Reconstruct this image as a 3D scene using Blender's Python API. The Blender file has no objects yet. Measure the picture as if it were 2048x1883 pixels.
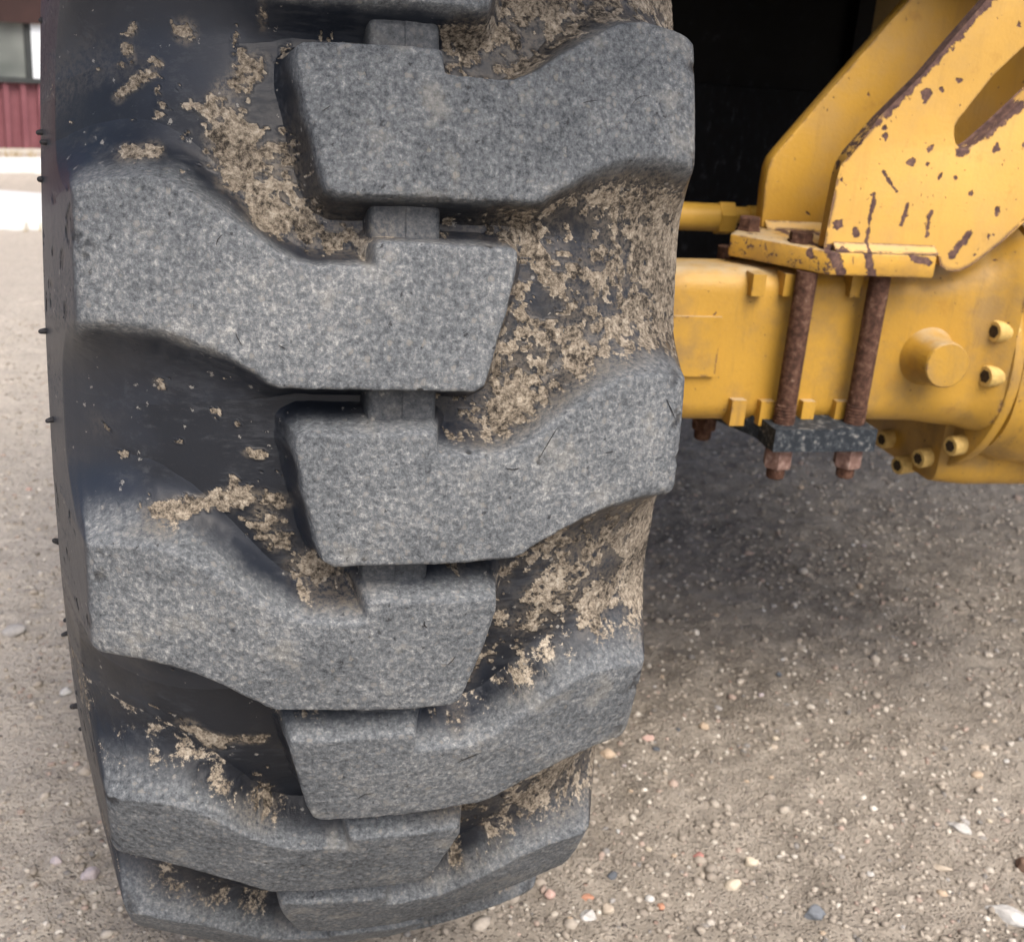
import bpy, bmesh, math
import numpy as np
from mathutils import Matrix, Vector

# ------------------------------------------------------------------ camera, sky, sun, exposure
scene = bpy.context.scene
C = scene.collection
cam_d = bpy.data.cameras.new('camera')
cam = bpy.data.objects.new('camera', cam_d); C.objects.link(cam); scene.camera = cam
RT = Vector((0.9718, -0.2222, 0.0749)).normalized()
FW = Vector((0.2346, 0.9078, -0.3474)).normalized()
UP = RT.cross(FW).normalized(); RT = FW.cross(UP).normalized()
m = Matrix((RT, UP, -FW)).transposed().to_4x4()
m.translation = Vector((-0.1146, -1.4620, 1.0403))
cam.matrix_world = m
cam_d.sensor_fit = 'HORIZONTAL'; cam_d.sensor_width = 36.0
cam_d.lens = 2433.0 / 2048.0 * 36.0
cam_d.clip_start = 0.05; cam_d.clip_end = 600
cam_d.dof.use_dof = True; cam_d.dof.focus_distance = 0.78; cam_d.dof.aperture_fstop = 15.0

SUN_EL, SUN_AZ = 54.0, 170.0          # azimuth from +Y, clockwise: hazy light from behind the camera
world = bpy.data.worlds.new('World'); scene.world = world; world.use_nodes = True
nt = world.node_tree; nt.nodes.clear()
wo = nt.nodes.new('ShaderNodeOutputWorld'); bg = nt.nodes.new('ShaderNodeBackground')
sky = nt.nodes.new('ShaderNodeTexSky'); sky.sky_type = 'NISHITA'; sky.sun_disc = False
sky.sun_elevation = math.radians(SUN_EL); sky.sun_rotation = math.radians(SUN_AZ)
sky.air_density = 0.8; sky.dust_density = 6.0; sky.ozone_density = 0.3
bg.inputs['Strength'].default_value = 0.15
nt.links.new(sky.outputs[0], bg.inputs[0]); nt.links.new(bg.outputs[0], wo.inputs[0])
sun_d = bpy.data.lights.new('sun', 'SUN'); sun_d.energy = 1.5; sun_d.angle = math.radians(45)
sun_d.color = (1.0, 0.965, 0.90)
sun = bpy.data.objects.new('sun', sun_d); C.objects.link(sun)
a, e = math.radians(SUN_AZ), math.radians(SUN_EL)
sdir = Vector((math.sin(a) * math.cos(e), math.cos(a) * math.cos(e), math.sin(e)))
sun.rotation_euler = sdir.to_track_quat('Z', 'Y').to_euler()
scene.view_settings.view_transform = 'Standard'; scene.view_settings.look = 'None'
scene.view_settings.gamma = 1.0; scene.view_settings.use_curve_mapping = False
scene.view_settings.exposure = 0.63
scene.cycles.use_adaptive_sampling = True; scene.cycles.adaptive_threshold = 0.025
scene.cycles.max_bounces = 6; scene.cycles.diffuse_bounces = 3; scene.cycles.glossy_bounces = 3

# ------------------------------------------------------------------ numeric helpers
_rng = np.random.default_rng(7)
_TAB = _rng.random((256, 256))
def vnoise(x, y, seed=0):
    x = x + seed * 17.31; y = y + seed * 9.73
    xi = np.floor(x).astype(int); yi = np.floor(y).astype(int)
    fx = x - xi; fy = y - yi
    fx = fx * fx * (3 - 2 * fx); fy = fy * fy * (3 - 2 * fy)
    t = lambda a, b: _TAB[a & 255, b & 255]
    return ((t(xi, yi) * (1 - fx) + t(xi + 1, yi) * fx) * (1 - fy)
            + (t(xi, yi + 1) * (1 - fx) + t(xi + 1, yi + 1) * fx) * fy)
def fbm(x, y, octv=4, seed=0, gain=0.5):
    s = 0; amp = 1; tot = 0
    for k in range(octv):
        ca, sa = math.cos(.65 + 1.1 * k), math.sin(.65 + 1.1 * k)
        s = s + amp * vnoise((x * ca - y * sa) * 2 ** k, (x * sa + y * ca) * 2 ** k, seed + k * 3); tot += amp; amp *= gain
    return s / tot
def sstep(a, b, x):
    t = np.clip((x - a) / (b - a), 0, 1); return t * t * (3 - 2 * t)

# ------------------------------------------------------------------ object helpers
def link(name, me, mat=None, parent=None):
    o = bpy.data.objects.new(name, me); C.objects.link(o)
    if mat is not None and not me.materials: me.materials.append(mat)
    if parent is not None: o.parent = parent
    return o
def np_mesh(name, V, F, attrs=None, smooth=True):
    me = bpy.data.meshes.new(name)
    V = np.ascontiguousarray(V, dtype=np.float32); F = np.ascontiguousarray(F, dtype=np.int32)
    n = F.shape[1]
    me.vertices.add(len(V)); me.vertices.foreach_set('co', V.ravel())
    me.loops.add(F.size); me.loops.foreach_set('vertex_index', F.ravel())
    me.polygons.add(len(F))
    me.polygons.foreach_set('loop_start', np.arange(0, F.size, n, dtype=np.int32))
    me.polygons.foreach_set('use_smooth', np.full(len(F), smooth))
    for k, v in (attrs or {}).items():
        if v.ndim == 1:
            at = me.attributes.new(k, 'FLOAT', 'POINT'); at.data.foreach_set('value', v.astype(np.float32))
        else:
            at = me.attributes.new(k, 'FLOAT_COLOR', 'POINT'); at.data.foreach_set('color', v.astype(np.float32).ravel())
    me.update(calc_edges=True); me.validate()
    return me
def grid_faces(nr, nc, wrap=False, flip=False):
    i = np.arange(nr if wrap else nr - 1)[:, None]; j = np.arange(nc - 1)[None, :]
    i2 = (i + 1) % nr
    q = np.stack([i * nc + j, i * nc + j + 1, i2 * nc + j + 1, i2 * nc + j], -1).reshape(-1, 4)
    return q[:, ::-1] if flip else q
def bm_obj(name, bm, mat, parent=None, bevel=0.0, seg=2, smooth_angle=35):
    if bevel > 0:
        ed = [x for x in bm.edges if len(x.link_faces) == 2 and x.calc_face_angle(0) > math.radians(28)]
        bmesh.ops.bevel(bm, geom=ed, offset=bevel, segments=seg, affect='EDGES', profile=0.5, clamp_overlap=True)
    bmesh.ops.recalc_face_normals(bm, faces=bm.faces[:])
    me = bpy.data.meshes.new(name); 
    for f in bm.faces: f.smooth = True
    for x in bm.edges:
        if len(x.link_faces) == 2 and x.calc_face_angle(0) > math.radians(smooth_angle): x.smooth = False
    bm.to_mesh(me); bm.free()
    return link(name, me, mat, parent)
def add_box(bm, lo, hi):
    vs = [bm.verts.new((x, y, z)) for x in (lo[0], hi[0]) for y in (lo[1], hi[1]) for z in (lo[2], hi[2])]
    for f in ((0,1,3,2),(4,6,7,5),(0,4,5,1),(2,3,7,6),(0,2,6,4),(1,5,7,3)): bm.faces.new([vs[i] for i in f])
def box(name, lo, hi, mat, parent=None, bevel=0.003):
    bm = bmesh.new(); add_box(bm, lo, hi); return bm_obj(name, bm, mat, parent, bevel)
def prism(name, pts, axis, a0, a1, mat, parent=None, bevel=0.002):
    """closed 2-D outline pushed along an axis; outline coords are the other two axes in order"""
    bm = bmesh.new()
    def P(p, a):
        q = list(p); q.insert('xyz'.index(axis), a); return q
    A = [bm.verts.new(P(p, a0)) for p in pts]; B = [bm.verts.new(P(p, a1)) for p in pts]
    n = len(pts)
    bm.faces.new(A); bm.faces.new(B[::-1])
    for i in range(n): bm.faces.new([A[i], B[i], B[(i + 1) % n], A[(i + 1) % n]])
    bmesh.ops.recalc_face_normals(bm, faces=bm.faces[:])
    return bm_obj(name, bm, mat, parent, bevel)
def lathe(bm, prof, p0, p1, n=28, phase=0.0, closed=True):
    """prof: (distance along p0->p1 in m, radius)"""
    p0 = Vector(p0); d = (Vector(p1) - p0).normalized()
    up = Vector((0, 0, 1)) if abs(d.z) < .9 else Vector((1, 0, 0))
    s = d.cross(up).normalized(); t = s.cross(d)
    rings = []
    for (l, r) in prof:
        rings.append([bm.verts.new(p0 + d * l + (s * math.cos(phase + 2 * math.pi * k / n) + t * math.sin(phase + 2 * math.pi * k / n)) * r) for k in range(n)])
    for A, B in zip(rings, rings[1:]):
        for k in range(n): bm.faces.new([A[k], A[(k + 1) % n], B[(k + 1) % n], B[k]])
    if closed:
        bm.faces.new(rings[0][::-1]); bm.faces.new(rings[-1])
def lathe_obj(name, prof, p0, p1, mat, parent=None, n=28, phase=0.0, bevel=0):
    bm = bmesh.new(); lathe(bm, prof, p0, p1, n, phase); return bm_obj(name, bm, mat, parent, bevel)
def tag(o, label, cat, group=None):
    o['label'] = label; o['category'] = cat
    if group: o['group'] = group
    return o

# ------------------------------------------------------------------ material helpers
class NG:
    def __init__(self, name):
        self.m = bpy.data.materials.new(name); self.m.use_nodes = True
        self.t = self.m.node_tree; self.b = self.t.nodes['Principled BSDF']; self.out = self.t.nodes['Material Output']
        tc = self.t.nodes.new('ShaderNodeTexCoord'); self.co = tc.outputs['Object']
    def n(self, typ, **kw):
        x = self.t.nodes.new(typ)
        for k, v in kw.items(): setattr(x, k, v)
        return x
    def set(self, sock, v):
        if isinstance(v, bpy.types.NodeSocket): self.t.links.new(v, sock)
        else: sock.default_value = v
    def noise(self, scale, detail=4, rough=.55, co=None, dist=0.0, color=False):
        x = self.n('ShaderNodeTexNoise'); self.set(x.inputs['Vector'], co or self.co)
        x.inputs['Scale'].default_value = scale; x.inputs['Detail'].default_value = detail
        x.inputs['Roughness'].default_value = rough; x.inputs['Distortion'].default_value = dist
        return x.outputs['Color' if color else 'Fac']
    def voro(self, scale, feature='F1', co=None, out='Distance', rand=1.0):
        x = self.n('ShaderNodeTexVoronoi', feature=feature); self.set(x.inputs['Vector'], co or self.co)
        x.inputs['Scale'].default_value = scale; x.inputs['Randomness'].default_value = rand
        return x.outputs[out]
    def math(self, op, a, b=0.0, c=0.0, clamp=False):
        x = self.n('ShaderNodeMath', operation=op, use_clamp=clamp)
        for s, v in zip(x.inputs, (a, b, c)): self.set(s, v)
        return x.outputs[0]
    def map(self, v, a, b, c=0.0, d=1.0, smooth=True):
        x = self.n('ShaderNodeMapRange', interpolation_type='SMOOTHSTEP' if smooth else 'LINEAR')
        for s, q in zip(x.inputs, (v, a, b, c, d)): self.set(s, q)
        return x.outputs[0]
    def ramp(self, v, stops):
        x = self.n('ShaderNodeValToRGB'); self.set(x.inputs[0], v)
        el = x.color_ramp.elements
        while len(el) < len(stops): el.new(0.5)
        for q, (p, c) in zip(el, stops): q.position = p; q.color = (*c, 1)
        return x.outputs[0]
    def mix(self, f, a, b, blend='MIX'):
        x = self.n('ShaderNodeMix', data_type='RGBA', blend_type=blend)
        self.set(x.inputs[0], f)
        for s, v in ((x.inputs[6], a), (x.inputs[7], b)):
            self.set(s, v if isinstance(v, bpy.types.NodeSocket) else (*v, 1))
        return x.outputs[2]
    def mixf(self, f, a, b):
        x = self.n('ShaderNodeMix', data_type='FLOAT'); self.set(x.inputs[0], f); self.set(x.inputs[2], a); self.set(x.inputs[3], b)
        return x.outputs[0]
    def attr(self, name, out='Fac'):
        x = self.n('ShaderNodeAttribute', attribute_name=name); return x.outputs[out]
    def mapping(self, scale=(1, 1, 1), rot=(0, 0, 0), co=None):
        x = self.n('ShaderNodeMapping'); self.set(x.inputs['Vector'], co or self.co)
        x.inputs['Scale'].default_value = scale; x.inputs['Rotation'].default_value = rot; return x.outputs[0]
    def bump(self, h, strength=.5, dist=.002, normal=None):
        x = self.n('ShaderNodeBump'); self.set(x.inputs['Height'], h)
        x.inputs['Strength'].default_value = strength; x.inputs['Distance'].default_value = dist
        if normal is not None: self.set(x.inputs['Normal'], normal)
        return x.outputs[0]
    def finish(self, color, rough=.6, normal=None, spec=.5, metal=0.0):
        self.set(self.b.inputs['Base Color'], color if isinstance(color, bpy.types.NodeSocket) else (*color, 1))
        self.set(self.b.inputs['Roughness'], rough); self.set(self.b.inputs['Specular IOR Level'], spec)
        self.set(self.b.inputs['Metallic'], metal)
        if normal is not None: self.set(self.b.inputs['Normal'], normal)
        return self.m
    def segdist(self, p, q, ax=('X', 'Z')):
        """distance from the shading point to a segment, in the plane of two object axes"""
        s = self.n('ShaderNodeSeparateXYZ'); self.set(s.inputs[0], self.co)
        x = self.math('SUBTRACT', s.outputs[ax[0]], p[0]); y = self.math('SUBTRACT', s.outputs[ax[1]], p[1])
        dx, dy = q[0] - p[0], q[1] - p[1]; L2 = dx * dx + dy * dy
        t = self.math('ADD', self.math('MULTIPLY', x, dx / L2), self.math('MULTIPLY', y, dy / L2), clamp=True)
        ex = self.math('SUBTRACT', x, self.math('MULTIPLY', t, dx)); ey = self.math('SUBTRACT', y, self.math('MULTIPLY', t, dy))
        return self.math('SQRT', self.math('ADD', self.math('MULTIPLY', ex, ex), self.math('MULTIPLY', ey, ey)))

def rubber_material():
    g = NG('rubber')
    wear, mud, cut, va, vb = (g.attr(k) for k in ('wear', 'mud', 'cut', 'va', 'vb'))
    n1 = g.noise(285, 4, .76)
    vn = g.n('ShaderNodeTexVoronoi'); g.set(vn.inputs['Vector'], g.co); vn.inputs['Scale'].default_value = 170
    sq = g.n('ShaderNodeSeparateColor'); g.set(sq.inputs[0], vn.outputs['Color'])
    rag = g.math('ADD', vn.outputs['Distance'], g.math('MULTIPLY', g.math('SUBTRACT', n1, .5), 2.0))   # ragged flake shapes
    # clean moulded rubber with fine scratches
    sc = g.noise(90, 5, .82, co=g.mapping((.42, 2.6, 2.6), (.5, .25, .35)))
    scuff = g.map(g.math('ADD', sc, g.math('MULTIPLY', g.math('SUBTRACT', vb, .5), .50)), .51, .70)
    clean = g.mix(g.map(va, .40, .66, 0, .7), (.0090, .0120, .0185), (.0210, .0270, .0400))
    clean = g.mix(g.math('MULTIPLY', scuff, .30), clean, (.085, .093, .106))
    spk = g.math('MULTIPLY', g.map(rag, .10, .18, 1, 0), g.math('GREATER_THAN', g.math('ADD', sq.outputs[0], g.math('MULTIPLY', vb, .5)), 1.14))
    clean = g.mix(g.math('MULTIPLY', spk, .8), clean, (.27, .26, .24))
    # worn, dusty lug face: mid grey with crowded pale flakes, thin dark pits
    v = g.math('ADD', n1, g.math('MULTIPLY', g.math('SUBTRACT', va, .5), .16))
    v = g.math('ADD', v, g.math('MULTIPLY', g.math('SUBTRACT', vb, .5), .14))
    face = g.ramp(v, [(.29, (.038, .043, .050)), (.42, (.090, .101, .113)), (.52, (.130, .143, .157)), (.63, (.212, .226, .236)), (.75, (.40, .405, .395))])
    pale = g.math('MULTIPLY', g.map(rag, .20, .34, 1, 0), g.math('GREATER_THAN', sq.outputs[0], .66))
    face = g.mix(g.math('MULTIPLY', pale, .27), face, g.mix(sq.outputs[1], (.42, .42, .415), (.46, .43, .37)))
    pit = g.math('MULTIPLY', g.map(rag, .08, .16, 1, 0), g.math('LESS_THAN', sq.outputs[0], .09))
    face = g.mix(g.math('MULTIPLY', pit, .75), face, (.025, .027, .031))
    face = g.mix(g.map(vb, .60, .78, 0, .26), face, (.30, .285, .245))
    col = g.mix(wear, clean, face)
    # thin film of dust, then dry flaky soil
    col = g.mix(g.math('MULTIPLY', g.attr('film'), g.map(n1, .36, .60)), col, (.165, .142, .112))
    sv = g.math('ADD', g.math('MULTIPLY', n1, .85), g.math('ADD', g.math('MULTIPLY', vb, .30), g.math('MULTIPLY', sq.outputs[2], .10)))
    soil = g.ramp(sv, [(.49, (.034, .029, .024)), (.57, (.140, .118, .092)), (.65, (.255, .218, .170)), (.75, (.40, .353, .285)), (.88, (.54, .49, .41))])
    mm = g.map(g.math('ADD', mud, g.math('MULTIPLY', g.math('SUBTRACT', n1, .5), 2.0)), .34, .60)
    mm = g.math('MULTIPLY', mm, g.map(mud, .02, .18))
    col = g.mix(mm, col, soil)
    col = g.mix(g.math('MULTIPLY', cut, .92), col, (.010, .010, .012))
    rough = g.mixf(wear, g.mixf(scuff, .44, .70), .86); rough = g.mixf(mm, rough, .97)
    hb = g.math('MULTIPLY', n1, g.math('ADD', g.math('MULTIPLY', wear, .8), g.math('ADD', g.math('MULTIPLY', mud, 1.5), .08)))
    return g.finish(col, rough, g.bump(hb, .8, .0022), .42)

def paint_material(name, base=(.62, .34, .045), chips=(), spot_scale=26.0, spot=.22, dirt=.35, edge=0.5, dull=(.36, .25, .12)):
    g = NG(name)
    n = g.noise(5, 4); fine = g.noise(160, 3, .6)
    col = g.mix(g.map(n, .35, .7), base, tuple(c * .82 for c in base))
    film = g.math('MULTIPLY', g.map(g.noise(13, 6, .65), .42, .72), dirt)
    col = g.mix(film, col, dull)
    col = g.mix(g.map(fine, .5, .9, 0, .25), col, dull)
    # chipped paint: round spots plus long scrapes
    warp = g.n('ShaderNodeVectorMath', operation='ADD'); g.set(warp.inputs[0], g.co)
    sc = g.n('ShaderNodeVectorMath', operation='SCALE'); g.set(sc.inputs[0], g.noise(70, 3, color=True)); sc.inputs['Scale'].default_value = .020
    g.t.links.new(sc.outputs[0], warp.inputs[1])
    vd = g.voro(spot_scale, co=warp.outputs[0]); vr = g.voro(spot_scale, co=warp.outputs[0], out='Color')
    sep = g.n('ShaderNodeSeparateColor'); g.set(sep.inputs[0], vr)
    rad = g.math('MULTIPLY', g.map(sep.outputs[0], .58, 1.0, .1, 1, False), spot)
    spots = g.map(g.math('SUBTRACT', rad, vd), -.02, .02)
    spots = g.math('MULTIPLY', spots, g.math('GREATER_THAN', sep.outputs[0], .60))
    rust_n = g.noise(95, 5, .75)
    tv = g.voro(spot_scale * 3.3, out='Distance', co=warp.outputs[0]); tvc = g.voro(spot_scale * 3.3, out='Color', co=warp.outputs[0])
    ts = g.n('ShaderNodeSeparateColor'); g.set(ts.inputs[0], tvc)
    tiny = g.math('MULTIPLY', g.map(tv, .10, .22, 1, 0), g.math('GREATER_THAN', ts.outputs[0], .90))
    spots = g.math('MAXIMUM', spots, g.math('MULTIPLY', tiny, .8))
    mask = spots
    if edge > 0:
        bv = g.n('ShaderNodeBevel', samples=4); bv.inputs['Radius'].default_value = .006
        ge = g.n('ShaderNodeNewGeometry')
        dt = g.n('ShaderNodeVectorMath', operation='DOT_PRODUCT'); g.t.links.new(bv.outputs[0], dt.inputs[0]); g.t.links.new(ge.outputs['Normal'], dt.inputs[1])
        em = g.map(dt.outputs['Value'], .99, .80, 0, 1)
        wm = g.map(g.math('ADD', g.noise(38, 5, .7), g.math('MULTIPLY', em, .16 * edge)), .60, .64)
        mask = g.math('MAXIMUM', mask, g.math('MULTIPLY', wm, g.map(em, .05, .3)))
    for (p, q, w, amt) in chips:
        d = g.segdist(p, q)
        k = g.math('MULTIPLY', g.map(d, 0, w, 1, 0), amt)
        k = g.map(g.math('ADD', k, g.math('MULTIPLY', g.math('SUBTRACT', rust_n, .5), 3.0)), .42, .50)
        k = g.math('MULTIPLY', k, g.map(d, w * .95, w * 1.25, 1, 0))
        mask = g.math('MAXIMUM', mask, k)
    rc = g.ramp(g.noise(130, 4, .7), [(.3, (.045, .026, .026)), (.52, (.105, .060, .052)), (.72, (.19, .115, .085))])
    ge2 = g.n('ShaderNodeNewGeometry'); sz = g.n('ShaderNodeSeparateXYZ'); g.set(sz.inputs[0], ge2.outputs['Normal'])
    settled = g.math('MULTIPLY', g.map(sz.outputs['Z'], .55, .95), g.map(g.noise(24, 4, .6), .30, .60, .25, .85))
    col = g.mix(settled, col, (.42, .35, .24))
    halo = g.math('MULTIPLY', g.map(g.noise(30, 5, .6), .60, .75), .35)
    col = g.mix(halo, col, (.30, .14, .03))
    col = g.mix(mask, col, rc)
    drip = g.map(g.noise(34, 4, .7, co=g.mapping((1.6, 1.6, .22))), .52, .74, 0, .45 * dirt)
    col = g.mix(g.math('MULTIPLY', drip, g.math('SUBTRACT', 1.0, mask)), col, (.17, .105, .045))
    nrm = g.bump(g.math('ADD', g.math('ADD', g.math('MULTIPLY', g.noise(240, 3), .30), g.math('MULTIPLY', fine, .25)), g.math('MULTIPLY', mask, -1.0)), .7, .0018)
    return g.finish(col, g.mixf(mask, g.mixf(film, .42, .75), .9), nrm, .42)

def simple(name, stops, scale=60, rough=.8, bump=.3, detail=5, spec=.3, dist=.002, stretch=(1, 1, 1)):
    g = NG(name); v = g.noise(scale, detail, .65, co=g.mapping(stretch))
    return g.finish(g.ramp(v, stops), rough, g.bump(v, bump, dist) if bump else None, spec)

M = {}
M['rubber'] = rubber_material()
M['nub'] = simple('nub_rubber', [(.3, (.012, .012, .014)), (.7, (.04, .04, .045))], 200, .6, 0)
M['yellow'] = paint_material('yellow_cast_paint', (.52, .300, .045), spot_scale=60, spot=.12, dirt=.75, edge=.35, dull=(.25, .165, .07))
M['plate_near'] = paint_material('yellow_plate_chipped', (.62, .375, .092), spot_scale=48, spot=.34, dirt=.30, edge=1.0, chips=[
    ((.630, .970), (.705, 1.062), .011, 1.0), ((.705, 1.062), (.790, 1.170), .010, .85), ((.592, .925), (.630, .970), .008, .6),
    ((.735, .934), (.800, .990), .013, 1.0), ((.588, .815), (.606, .812), .010, .85), ((.640, .906), (.662, .884), .0045, .8),
    ((.634, .880), (.634, .815), .0045, .72), ((.676, .845), (.679, .870), .005, .85), ((.712, .862), (.712, .834), .006, .75),
    ((.752, .812), (.768, .838), .009, .95), ((.618, .838), (.622, .832), .007, .9)])
M['plate_far'] = paint_material('yellow_plate_rear', (.54, .315, .048), spot_scale=36, spot=.16, dirt=.38, edge=.8)
M['base'] = paint_material('yellow_base_plate', (.62, .36, .06), spot_scale=50, spot=.3, dirt=.5, edge=1.1, chips=[
    ((.585, .812), (.60, .790), .012, .95), ((.630, .813), (.640, .786), .010, 1.05), ((.690, .810), (.712, .806), .009, 1.0), ((.500, .800), (.585, .792), .02, .36)], dull=(.22, .13, .06))
M['rust'] = simple('rusty_steel', [(.28, (.022, .011, .008)), (.48, (.075, .036, .024)), (.62, (.13, .070, .048)), (.78, (.30, .24, .20))], 130, .85, .6)
M['rust_pale'] = simple('pale_rusty_nut', [(.3, (.10, .055, .045)), (.5, (.24, .15, .125)), (.72, (.42, .32, .28))], 90, .9, .5)
M['black_bar'] = simple('worn_black_bar', [(.46, (.018, .024, .032)), (.58, (.045, .054, .065)), (.72, (.24, .24, .23))], 120, .7, .5, detail=3)
M['black'] = simple('black_steel', [(.45, (.0022, .0028, .0045)), (.62, (.004, .005, .008)), (.80, (.03, .034, .042))], 34, .55, .1, spec=.2)
M['navy'] = simple('dusty_black_plate', [(.45, (.0035, .0045, .0075)), (.60, (.006, .008, .013)), (.74, (.05, .056, .068))], 60, .6, .1, spec=.2, stretch=(1.6, 1, .7))
M['tan'] = simple('tan_panel', [(.3, (.20, .135, .045)), (.7, (.27, .19, .075))], 18, .6, .1)
M['guard'] = simple('mudguard_plastic', [(.3, (.012, .012, .014)), (.7, (.03, .03, .032))], 40, .6, .1)
M['rod'] = simple('painted_cylinder', [(.3, (.50, .30, .05)), (.7, (.60, .36, .07))], 30, .45, .05)
M['screw'] = simple('painted_screw', [(.3, (.42, .29, .10)), (.55, (.58, .40, .13)), (.75, (.66, .50, .22))], 160, .55, .2)
M['hole'] = simple('dark_socket', [(.3, (.02, .013, .008)), (.7, (.06, .04, .02))], 200, .9, 0)

# ------------------------------------------------------------------ ground (one sheet to the horizon) and yard
def ground_material():
    g = NG('gravelly_dirt')
    a = g.noise(1.3, 5, .6); b = g.noise(16, 6, .7); c = g.noise(130, 4, .7); d = g.voro(75); d2 = g.voro(190)
    col = g.ramp(g.math('ADD', g.math('MULTIPLY', b, .55), g.math('MULTIPLY', c, .45)),
                 [(.32, (.075, .066, .055)), (.44, (.185, .165, .138)), (.55, (.295, .265, .224)), (.68, (.50, .455, .395))])
    col = g.mix(g.map(a, .38, .68, 0, .45), col, (.41, .372, .322))
    sx = g.n('ShaderNodeSeparateXYZ'); g.set(sx.inputs[0], g.co)      # sandy left side, colour lightened to make up for light missing there
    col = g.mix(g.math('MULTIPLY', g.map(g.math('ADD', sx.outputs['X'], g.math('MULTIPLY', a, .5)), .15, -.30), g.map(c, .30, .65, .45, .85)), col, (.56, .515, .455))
    vc = g.voro(75, out='Color'); sp = g.n('ShaderNodeSeparateColor'); g.set(sp.inputs[0], vc)
    st = g.math('MULTIPLY', g.map(d, .18, .30, 1, 0), g.math('GREATER_THAN', sp.outputs[0], .72))
    col = g.mix(g.math('MULTIPLY', st, .75), col, g.ramp(sp.outputs[1], [(.1, (.16, .14, .13)), (.4, (.34, .29, .25)), (.7, (.46, .42, .37)), (.95, (.40, .28, .23))]))
    h = g.math('ADD', g.math('MULTIPLY', c, .5), g.math('ADD', g.math('MULTIPLY', st, .5), g.math('MULTIPLY', b, .8)))
    h = g.math('ADD', h, g.math('MULTIPLY', g.map(d2, .0, .5, 1, 0), .35))
    return g.finish(col, .95, g.bump(h, 1.0, .009), .2)
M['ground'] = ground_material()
def ground_z(x, y):
    z = (fbm(x * 2.2 + 40, y * 2.2 + 40, 3, 1) - .5) * .022 + (fbm(x * 14 + 90, y * 14 + 90, 4, 5) - .5) * .014
    z = z + (fbm(x * 60 + 300, y * 60 + 300, 3, 9) - .5) * .013
    near = sstep(9, 5, np.hypot(x - .3, y - 1.0))
    return z * near - .004
def graded(lo, a, b, hi, step, n_out):
    left = a - (np.geomspace(1, 1 + (a - lo), n_out) - 1)[::-1][:-1]
    right = b + (np.geomspace(1, 1 + (hi - b), n_out) - 1)[1:]
    return np.concatenate([left, np.arange(a, b, step), right])
gx = graded(-150, -1.3, 2.4, 150, .0105, 60); gy = graded(-150, -.75, 3.0, 250, .0105, 60)
X, Y = np.meshgrid(gx, gy); Z = ground_z(X, Y)
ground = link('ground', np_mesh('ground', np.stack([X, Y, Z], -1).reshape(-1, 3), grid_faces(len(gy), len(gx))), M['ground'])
ground['kind'] = 'structure'

def rock_mesh(name, seed, sub=2, dims=(1, 1, 1), rough=.28, facet=False):
    r = np.random.default_rng(seed); bm = bmesh.new(); bmesh.ops.create_icosphere(bm, subdivisions=sub, radius=1)
    pl = [(Vector(r.normal(size=3)).normalized(), r.uniform(.55, .85)) for _ in range(9)]
    for v in bm.verts:
        p = v.co.copy()
        for nrm, d in pl:
            k = p.dot(nrm)
            if k > d: p -= nrm * (k - d) * (.9 if facet else .6)
        p *= 1 + rough * (float(vnoise(np.array(p.x * 1.7 + p.z), np.array(p.y * 1.7 - p.z), seed)) - .5)
        v.co = (p.x * dims[0], p.y * dims[1], p.z * dims[2])
    me = bpy.data.meshes.new(name)
    for f in bm.faces: f.smooth = not facet
    bm.to_mesh(me); bm.free(); return me

# loose gravel: thousands of small stones in one mesh
def gravel():
    r = np.random.default_rng(11)
    N = 56000
    y = -.72 + 3.4 * r.random(N) ** 1.45; x = -1.2 + 3.4 * r.random(N)
    keep = (fbm(x * 5 + 10, y * 5 + 10, 3, 4) + .25 * r.random(N)) > .50
    x, y = x[keep], y[keep]; n = len(x)
    base = []
    for k in range(10):
        bm = bmesh.new(); bmesh.ops.create_icosphere(bm, subdivisions=1, radius=1)
        co = np.array([v.co[:] for v in bm.verts]); co = co * (1 + .45 * (r.random((len(co), 1)) - .5))
        base.append(co); F0 = np.array([[v.index for v in f.verts] for f in bm.faces]); bm.free()
    nv = len(base[0]); s = .0016 + .0044 * r.random(n) ** 2.4 + .0075 * (r.random(n) > .955) * r.random(n) ** 1.5
    V = np.empty((n, nv, 3)); ang = r.random(n) * 6.28; kk = r.integers(0, 10, n)
    B = np.array(base)[kk] * np.stack([r.uniform(.8, 1.4, n), r.uniform(.7, 1.1, n), r.uniform(.5, .85, n)], -1)[:, None, :] * s[:, None, None]
    c, sn = np.cos(ang)[:, None], np.sin(ang)[:, None]
    gz = ground_z(x, y)
    V[..., 0] = B[..., 0] * c - B[..., 1] * sn + x[:, None]; V[..., 1] = B[..., 0] * sn + B[..., 1] * c + y[:, None]
    V[..., 2] = B[..., 2] + (gz + s * .12)[:, None]
    pal = np.array([(.36, .322, .275), (.46, .42, .365), (.27, .242, .208), (.55, .515, .455), (.40, .315, .27), (.21, .205, .20), (.62, .59, .535), (.32, .288, .248)])
    col = pal[r.choice(8, n, p=[.24, .2, .16, .10, .08, .05, .05, .12])] * r.uniform(.8, 1.15, (n, 1))
    A = np.concatenate([np.repeat(col, nv, 0), np.ones((n * nv, 1))], 1)
    F = (F0[None] + (np.arange(n) * nv)[:, None, None]).reshape(-1, 3)
    g = NG('gravel'); v = g.noise(300, 3)
    mat = g.finish(g.mix(g.map(v, .35, .7, 0, .4), g.attr('tint', 'Color'), (.29, .26, .222)), .92, g.bump(v, .4, .001), .2)
    o = link('gravel', np_mesh('gravel', V.reshape(-1, 3), F, {'tint': A}, smooth=True), mat)
    tag(o, 'small loose grey and tan gravel strewn over the dirt', 'gravel'); o['kind'] = 'stuff'
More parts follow.
